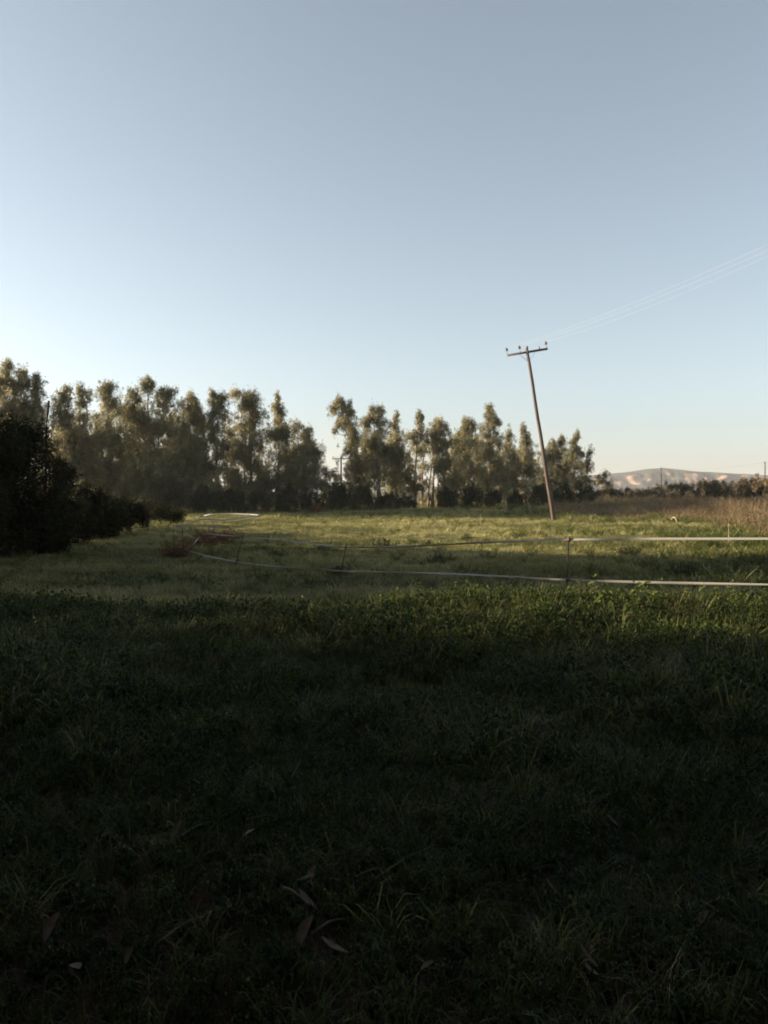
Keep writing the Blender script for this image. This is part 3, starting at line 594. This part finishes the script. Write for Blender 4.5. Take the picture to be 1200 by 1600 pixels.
def post(pxt, pyt, pxb, D, ins, seed, r=.010):
    t = P(pxt, pyt - 4*11/D, D); xb = X(pxb, D); b = Vector((xb, D, gz(xb, D) - .12))
    v, f = tube([b - FO, (b + t)/2 - FO, t - FO], [r, r, r*.9], 7); po = obj('fence_post', mesh('fence_post', v, f, M['post'], True), fence)
    ax = (t - b).normalized()
    for py in ins:
        k = (P(pxt, py, D).z - b.z)/(t.z - b.z); c = b + (t - b)*k - FO
        Mx = ax.to_track_quat('Z', 'Y').to_matrix()
        v1, f1 = lathe([(.017, -.03), (.022, -.02), (.022, .02), (.017, .03)], 8); v1 = v1 @ np.array(Mx).T + np.array(c)
        v2, f2 = box(c + Vector((0, -.022, 0)), (.03, .022, .056), Mx)
        v, f = join([(v1, f1), (v2, f2)]); obj('insulator', mesh('insulator', v, f, M['clip']), po)
post(889, 842, 885, 11.3, (843, 906), 1)
post(541, 854, 528, 17, (855, 893), 2, .012)
post(380, 837, 364, 21, (839, 879), 3, .013)
post(285, 827, 286, 24.4, (830, 856), 4, .016)
post(271, 828, 272, 25.05, (829, 854), 5, .012)
post(326, 811, 327, 34.05, (811.5,), 6, .014)
post(407, 804.5, 408, 39.05, (805,), 7, .014)
post(319, 805, 320, 41.85, (806,), 8, .014)

# ---------------------------------------------------------------- trees outside the picture whose shade falls on the foreground
def shade_tree(x, y, h, seed, label, w=2.6, low=.2, dens=34):
    rng = np.random.default_rng(seed); root = thing('shade_tree', (x, y, gz(x, y)), label, 'tree', 'tall eucalyptus trees beside and behind the viewpoint')
    lob = []
    for k in range(9):
        t = low + (1 - low)*(k + .5)/9; r = w*(.55 + .5*math.sin(math.pi*min(1, t*1.05)))*(.8 + .3*rng.random())
        lob.append((rng.normal()*w*.28, rng.normal()*w*.28, h*t, r, r, r*.8))
    grow(root, lob, rng, 1, 'euc', dens*.32, 60, .32, .10, .24, 'bark', .9, .55)
SL = 'tall eucalyptus outside the picture that shades the foreground'
for k, (x, y, h, w) in enumerate([(-13, 1.6, 12, 2.8), (-14, 6.2, 12, 2.4), (-11, -3, 13, 3.0), (-18, 0, 13, 3), (-20, 4.0, 13, 2.6), (-19, 7.4, 12, 2.0), (-17, 14.3, 10, 2.0), (-23, 16.8, 11, 2.2), (-18, 19.2, 9, 2.2), (-26, 21.5, 12, 2.4), (-19, 22.8, 9, 2.2), (-22, 25.0, 9, 1.9),
                                  (-6, -7, 13, 3.2), (0, -5.5, 12, 3.2), (6, -6.5, 13, 3.2), (11, -4, 12, 3.0), (-2, -11, 14, 3.4), (9, -11, 14, 3.4), (14, -8, 13, 3.2), (-26, 8.2, 12, 2.0), (16, 1, 13, 3.2), (13, -.5, 12, 3)]):
    shade_tree(x, y + (1.1 if x < -12.5 else 0), h, 800 + k, SL, w)
for k, (x, y) in enumerate([(-4.5, -2.2), (4.2, -2.0), (0, -3.6)]):
    shade_tree(x, y, 11.5, 850 + k, 'spreading eucalyptus right behind the viewpoint whose crown reaches overhead', 4.2, .55, 24)
for k, (D, x, h) in enumerate([(10.4, -8.8, 1.9), (12.9, -9.2, 2.0), (26.5, -17, 3.6), (29.5, -20.5, 3.8), (34, -22, 3.8), (39, -24, 3.6)]):  # unseen shrubs added to shade the left of field and foreground
    root = thing('thicket_shrub', (x, D, gz(x, D)), 'unseen thicket shrub added beyond the left picture edge for its shade', 'shrub', 'unseen shrubs past the left edge added for their shade')
    rng = np.random.default_rng(900 + k); h *= 1.15
    wq = min(1, h/3.6); lob = [(rng.normal()*.8*wq, rng.normal()*1.0*wq, h*t, 1.9*wq, 2.1*wq, h*.22) for t in (.2, .4, .55, .7, .78)]
    grow(root, lob, rng, 2, 'thicket', 24, 80, .2, .08, .06, 'stem', .3, .4)

# ---------------------------------------------------------------- grass and ground weeds (countless: stuff)
def blades(seed, n, h, spread, wd, lean):
    rng = np.random.default_rng(seed); V = []; F = []
    for k in range(n):
        a = rng.random()*6.283; rr = spread*math.sqrt(rng.random()); b = np.array((rr*math.cos(a), rr*math.sin(a), -.02))
        a2 = a + rng.normal()*.8; d = np.array((math.cos(a2), math.sin(a2), 0)); s = np.array((-d[1], d[0], 0))*wd*.5*(.7 + .6*rng.random())
        hh = h*(.5 + .6*rng.random()); ln = lean*(.3 + rng.random())*hh
        p = [b, b + d*ln*.25 + np.array((0, 0, hh*.55)), b + d*ln*.75 + np.array((0, 0, hh*.88)), b + d*ln*1.3 + np.array((0, 0, hh*(.95 - .25*rng.random())))]
        o = len(V); V += [p[0] - s, p[0] + s, p[1] + s*.85, p[1] - s*.85, p[2] + s*.55, p[2] - s*.55, p[3]]
        F.append([(o, o+1, o+2, o+3), (o+3, o+2, o+4, o+5)]); F.append([(o+5, o+4, o+6)])
    q = np.array([x for f in F[0::2] for x in f]); t = np.array([x for f in F[1::2] for x in f])
    return np.array(V), [q, t]
def forb(seed, n, h, ll, lw):
    """a leafy weed: several stems with oval folded leaves"""
    rng = np.random.default_rng(seed); V = []; Q = []
    for k in range(n):
        a = rng.random()*6.283; d = np.array((math.cos(a), math.sin(a), 0)); hh = h*(.5 + .6*rng.random())
        for q in range(7):
            t = (q + 1)/7; c = d*hh*.45*t + np.array((0, 0, hh*t*.95)) ; b = a + q*2.4 + rng.normal()*.3
            e = np.array((math.cos(b), math.sin(b), .25*rng.normal() - .05)); e /= np.linalg.norm(e); s = np.cross(e, (0, 0, 1)); s /= np.linalg.norm(s)
            sz = ll*(1.1 - .5*t)*(.7 + .5*rng.random()); w = lw/ll*sz; dn = np.array((0, 0, -.25*sz)); o = len(V)
            V += [c, c + e*sz*.3 + s*w*.5 + (0, 0, .02), c + e*sz*.75 + s*w*.38 + dn*.3, c + e*sz + dn, c + e*sz*.75 - s*w*.38 + dn*.3, c + e*sz*.3 - s*w*.5 + (0, 0, .02)]
            Q += [(o, o+1, o+2, o+3), (o, o+3, o+4, o+5)]
    return np.array(V), [np.array(Q)]
TI = dict(attr='tint', atype='INSTANCER')
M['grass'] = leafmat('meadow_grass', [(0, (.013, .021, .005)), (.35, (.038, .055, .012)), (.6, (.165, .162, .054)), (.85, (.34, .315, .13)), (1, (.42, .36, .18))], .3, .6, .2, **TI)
M['forb'] = leafmat('ground_weed', [(0, (.011, .022, .005)), (.35, (.026, .046, .009)), (.7, (.085, .11, .026)), (1, (.17, .17, .05))], .3, .5, .25, **TI)
M['straw'] = leafmat('dry_grass', [(0, (.05, .034, .021)), (.6, (.17, .117, .07)), (1, (.34, .26, .17))], .2, .7, .2, **TI)
def proto(name, v, f, mat): return bpy.data.objects.new(name, mesh(name, v, f, M[mat]))
protos = [proto('lush_grass_a', *blades(1, 22, .30, .10, .007, .6), 'grass'), proto('lush_grass_b', *blades(2, 26, .22, .14, .008, .9), 'grass'),
          proto('leafy_weed_a', *forb(3, 9, .26, .06, .034), 'forb'), proto('leafy_weed_b', *forb(4, 12, .18, .042, .028), 'forb'),
          proto('dry_grass_a', *blades(5, 10, .26, .12, .004, 1.1), 'straw'),
          proto('short_grass_a', *blades(6, 36, .10, .22, .008, .5), 'grass'), proto('short_grass_b', *blades(7, 30, .14, .20, .009, .6), 'grass'),
          proto('wispy_weed', *forb(8, 14, .24, .035, .012), 'forb')]
def scatter_obj(name, label, cat, pts, rot, scl, kind, tint):
    me = bpy.data.meshes.new(name); n = len(pts); me.vertices.add(n); me.vertices.foreach_set('co', np.asarray(pts, np.float32).ravel())
    for an, ty, val in (('rot', 'FLOAT_VECTOR', rot), ('scl', 'FLOAT_VECTOR', scl), ('tint', 'FLOAT', tint)):
        at_ = me.attributes.new(an, ty, 'POINT'); at_.data.foreach_set('vector' if ty != 'FLOAT' else 'value', np.asarray(val, np.float32).ravel())
    at_ = me.attributes.new('kind', 'INT', 'POINT'); at_.data.foreach_set('value', np.asarray(kind, np.int32))
    o = obj(name, me); tag(o, label, cat, kind='stuff')
    ng = bpy.data.node_groups.new(name, 'GeometryNodeTree')
    ng.interface.new_socket('Geometry', in_out='INPUT', socket_type='NodeSocketGeometry'); ng.interface.new_socket('Geometry', in_out='OUTPUT', socket_type='NodeSocketGeometry')
    N = ng.nodes; Lk = ng.links
    gi = N.new('NodeGroupInput'); go = N.new('NodeGroupOutput'); jn = N.new('GeometryNodeJoinGeometry')
    def na(nm, ty):
        q = N.new('GeometryNodeInputNamedAttribute'); q.data_type = ty; q.inputs['Name'].default_value = nm; return q.outputs[0]
    ra, sa, ka = na('rot', 'FLOAT_VECTOR'), na('scl', 'FLOAT_VECTOR'), na('kind', 'INT')
    er = N.new('FunctionNodeEulerToRotation'); Lk.new(ra, er.inputs[0])
    for k in sorted(set(int(q) for q in kind)):
        cmp = N.new('FunctionNodeCompare'); cmp.data_type = 'INT'; cmp.operation = 'EQUAL'; Lk.new(ka, cmp.inputs[2]); cmp.inputs[3].default_value = k
        oi = N.new('GeometryNodeObjectInfo'); oi.inputs['Object'].default_value = protos[k]; oi.inputs['As Instance'].default_value = True
        ip = N.new('GeometryNodeInstanceOnPoints')
        Lk.new(gi.outputs[0], ip.inputs['Points']); Lk.new(cmp.outputs[0], ip.inputs['Selection']); Lk.new(oi.outputs['Geometry'], ip.inputs['Instance'])
        Lk.new(er.outputs[0], ip.inputs['Rotation']); Lk.new(sa, ip.inputs['Scale']); Lk.new(ip.outputs[0], jn.inputs[0])
    Lk.new(jn.outputs[0], go.inputs[0])
    md = o.modifiers.new('scatter', 'NODES'); md.node_group = ng
    return o
def field_noise(x, y, s, ph=0.0):
    return (np.sin(x*s + 1.3*np.sin(y*s*.7 + ph)) + np.sin(y*s*1.3 + 1.1*np.sin(x*s*.8 + 2 + ph)) + .6*np.sin((x + y)*s*2.3 + ph) + .5*np.sin((x - 1.4*y)*s*3.1 + 4 + ph))/3.1
def scatter_pts(n, y0, y1, marg, p=1.0):
    """random points in the view wedge and a margin beside it"""
    u = RNG.random(n*3); y = y0 + (y1 - y0)*u**p
    x = (RNG.random(n*3)*2 - 1)*(.52*y1 + marg)
    ok = np.abs(x) < .52*y + marg
    return x[ok][:n], y[ok][:n]
# foreground: lush weeds and grass, thin near the viewpoint
def fg():
    x, y = scatter_pts(34000, 1.0, 13.5, 2.5)
    n1 = field_noise(x, y, 1.1); n2 = field_noise(x, y, 2.7, 2)
    keep = (y < 11.3 + 1.6*field_noise(x, y, .7, 1) + .5*RNG.normal(size=len(x))) & (RNG.random(len(x)) < np.clip(.85 + .2*sstep(2.5, 6.5, y + n1*1.4), 0, 1))
    x, y, n1, n2 = x[keep], y[keep], n1[keep], n2[keep]; n = len(x)
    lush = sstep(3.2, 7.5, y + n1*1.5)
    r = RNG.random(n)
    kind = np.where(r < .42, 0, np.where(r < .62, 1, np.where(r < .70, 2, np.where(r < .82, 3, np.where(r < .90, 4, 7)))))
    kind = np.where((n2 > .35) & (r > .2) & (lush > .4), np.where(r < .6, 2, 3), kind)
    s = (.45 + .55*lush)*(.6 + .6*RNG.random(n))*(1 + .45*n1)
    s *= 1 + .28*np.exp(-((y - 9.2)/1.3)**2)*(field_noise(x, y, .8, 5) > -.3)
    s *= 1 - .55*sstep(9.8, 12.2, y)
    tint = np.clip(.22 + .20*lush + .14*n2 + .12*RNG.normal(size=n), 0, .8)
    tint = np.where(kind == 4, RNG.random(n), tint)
    z = g(x, y)
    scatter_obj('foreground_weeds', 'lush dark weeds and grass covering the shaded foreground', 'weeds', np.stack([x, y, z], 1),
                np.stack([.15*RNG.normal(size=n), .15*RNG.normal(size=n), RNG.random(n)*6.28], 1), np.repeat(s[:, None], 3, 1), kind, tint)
fg()
def near_turf():
    x, y = scatter_pts(5500, 1.2, 5.5, 1.5); n = len(x); r = RNG.random(n)
    kind = np.where(r < .3, 6, np.where(r < .5, 1, np.where(r < .72, 4, np.where(r < .88, 3, 7)))); s = .35 + .4*RNG.random(n)
    sc = np.stack([s, s, s*np.where(kind == 4, .45, .8)], 1)
    tint = np.where(kind == 4, .8*RNG.random(n), np.clip(.25 + .14*RNG.normal(size=n), 0, .7))
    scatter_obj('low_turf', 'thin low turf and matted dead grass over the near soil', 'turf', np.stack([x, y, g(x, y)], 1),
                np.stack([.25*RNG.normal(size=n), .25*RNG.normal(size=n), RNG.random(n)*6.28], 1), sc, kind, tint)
near_turf()
def meadow():
    X_, Y_ = [], []
    for (n, a, b, mg) in ((16000, 11, 18, 3), (26000, 17, 32, 4), (26000, 31, 60, 5), (16000, 58, 100, 5)):
        x, y = scatter_pts(n, a, b, mg); X_.append(x); Y_.append(y)
    x = np.concatenate(X_); y = np.concatenate(Y_); n = len(x)
    n1 = field_noise(x, y, .45); n2 = field_noise(x, y, 1.3, 3); n3 = field_noise(x, y*2.2, .22, 1)  # n3: wide streaks, tinting the grass like sun and shade on undulations
    rough = sstep(4, 12, x + 6*n1)*sstep(12, 16, y)*(1 - sstep(30, 44, y)*(n3 < .2))       # taller grass on the right
    r = RNG.random(n)
    kind = np.where(r < .55, 5, np.where(r < .9, 6, np.where(r < .93 + .03*rough, 1, 4)))
    kind = np.where((rough > .5) & (r > .75), np.where(r > .9, 0, 7), kind)
    kind = np.where((r > .975) & (y > 14), 7, kind)
    brown = sstep(8, 17, x - .12*(y - 45) + 5*n1)*sstep(43, 56, y + 4*n2)
    kind = np.where(RNG.random(n) < .6*brown, 4, kind)
    s = (.7 + .6*RNG.random(n))*(1 + .4*n2)*(1 + .5*rough)*(1 + sstep(30, 70, y)*.8)
    s = s*np.where((kind == 4) & (brown > .2), 1.5, 1)
    sc = np.stack([s*1.1, s*1.1, s*np.where(kind < 5, .8, .75)], 1)
    tint = np.clip(.62 + .10*sstep(20, 28, y) + .16*n1 + .10*n2 + .16*n3 + .1*RNG.normal(size=n) - .1*rough, .05, 1)  # paler beyond the shaded band: sunlight put into the grass tint
    tint = np.where(kind == 4, np.where(brown > .2, .35 + .45*RNG.random(n), .5 + .5*RNG.random(n)), tint)
    scatter_obj('meadow_grass', 'short pale green meadow grass across the field', 'grass', np.stack([x, y, g(x, y)], 1),
                np.stack([.1*RNG.normal(size=n), .1*RNG.normal(size=n), RNG.random(n)*6.28], 1), sc, kind, tint)
meadow()

# leafy plants that catch the sun at the crest of the foreground
def leafy(seed, h):
    rng = np.random.default_rng(seed)
    v, fs = join([forb(seed, 8, h, .11, .07), forb(seed + 50, 5, h*1.2, .08, .05)])
    return mesh('leafy_plant', v, fs, M['leafy'], False, np.clip(.55 + .25*rng.normal(size=sum(len(a) for a in fs)), 0, 1))
lp = [leafy(60 + k, .40) for k in range(4)]
spots = [(952, 9.3, 1.15), (975, 9.0, .8), (1008, 9.6, 1.25), (996, 9.1, .9), (890, 10.0, .9), (868, 9.8, .8), (1110, 9.8, 1.1), (1140, 9.4, .8), (1165, 9.9, 1.0), (848, 9.6, .8), (560, 9.5, .9), (600, 9.3, .8), (650, 9.4, .9), (498, 9.2, .9), (770, 9.7, .9), (820, 9.2, .9), (1060, 9.7, .9), (720, 9.3, .8)]
for k, (px, D, s) in enumerate(spots):
    weed('leafy_plant', lp[k % 4], at(px, D), s, 'leafy green weed catching light at the crest of the foreground', 'plant', 'leafy weeds at the crest of the foreground')

# ---------------------------------------------------------------- fallen litter by the viewpoint
def twig(pa, pb, r, label, bend=.004):
    a = GP(*pa); b = GP(*pb); pts = []
    for k in range(7):
        t = k/6; p = a.lerp(b, t); p += Vector((math.sin(t*7)*bend, 0, 0)); p.z = gz(p.x, p.y) + r + .065 + .012*math.sin(math.pi*t); pts.append(p)
    stick('fallen_twig', pts, [r*.62*(1 - .6*k/6) for k in range(7)], 'litter', label, 'twig', 6)
twig((556, 1424), (682, 1346), .007, 'long thin pale twig lying across the middle foreground', .006)
twig((246, 1512), (316, 1466), .011, 'short thick twig in the lower left foreground')
twig((272, 1340), (330, 1310), .009, 'small twig in the left foreground above the thick one')
twig((488, 1496), (536, 1470), .010, 'twig lying beside the pointed dry leaf at the bottom')
twig((440, 1418), (486, 1448), .010, 'bent twig above the pointed dry leaf')
twig((556, 1402), (602, 1388), .009, 'short twig left of the long thin one')
twig((384, 1306), (442, 1302), .006, 'thin pale twig in the upper left litter')
def dry_leaf(px, py, rz, L, label, tilt=.35, group='curled dry leaves on the ground'):
    p = GP(px, py); n = 9; V = []; F = []
    for k in range(n):
        t = k/(n-1); w = L*.17*math.sin(math.pi*min(1, t*.96 + .03))**.8; y = L*(t - .5); c = .22*L*(t - .5)**2*4
        V += [(-w + c*.5, y, .25*w + c*.2), (c*.5, y, c*.2), (w + c*.5, y, .3*w + c*.2)]
    V2 = [(a, b, c - .002) for a, b, c in V]; m = len(V)
    for k in range(n-1):
        for q in range(2):
            i0 = k*3 + q; F.append((i0, i0+1, i0+4, i0+3)); F.append((m+i0+3, m+i0+4, m+i0+1, m+i0))
    o = obj('dry_leaf', mesh('dry_leaf', V + V2, np.array(F), M['litter'], True), None, (p.x, p.y, p.z + .085))
    o.rotation_euler = (tilt, .2, rz); tag(o, label, 'leaf', group)
dry_leaf(474, 1492, -.35, .11, 'largest pale pointed dry leaf at the bottom of the foreground', .75)
dry_leaf(78, 1486, -.15, .10, 'narrow pale dry leaf in the bottom left corner', .8)
dry_leaf(274, 1328, -.1, .10, 'upright dry leaf beside the small left twig', .9)
dry_leaf(478, 1444, .9, .10, 'small dry leaf at the end of the bent twig', .4)
dry_leaf(520, 1520, 1.2, .10, 'reddish curled dry leaf right of the pointed one', .3)
dry_leaf(855, 1258, 1.5, .10, 'pale dry leaf in the right foreground weeds', .5)
dry_leaf(990, 1203, .6, .11, 'dry bract standing in the weeds of the right foreground', .9)

for k in range(22):
    dry_leaf(40 + 1120*random.random(), 1180 + 390*random.random()**.8, random.random()*6.28, .045 + .04*random.random(), 'tiny narrow dry leaf scattered in the dark foreground grass', .2 + .7*random.random(), 'tiny dry leaves scattered in the foreground')

# ---------------------------------------------------------------- haze
v, f = box((0, 0, 22), (10400, 10400, 60))
m, t, out = newmat('haze'); pv = t.nodes.new('ShaderNodeVolumePrincipled'); pv.inputs['Color'].default_value = (.90, .94, 1.0, 1); pv.inputs['Density'].default_value = .00020
pv.inputs['Anisotropy'].default_value = .2; t.links.new(pv.outputs[0], out.inputs['Volume'])
tag(obj('haze', mesh('haze', v, f, m)), 'thin pale morning haze over the plain', kind='stuff')
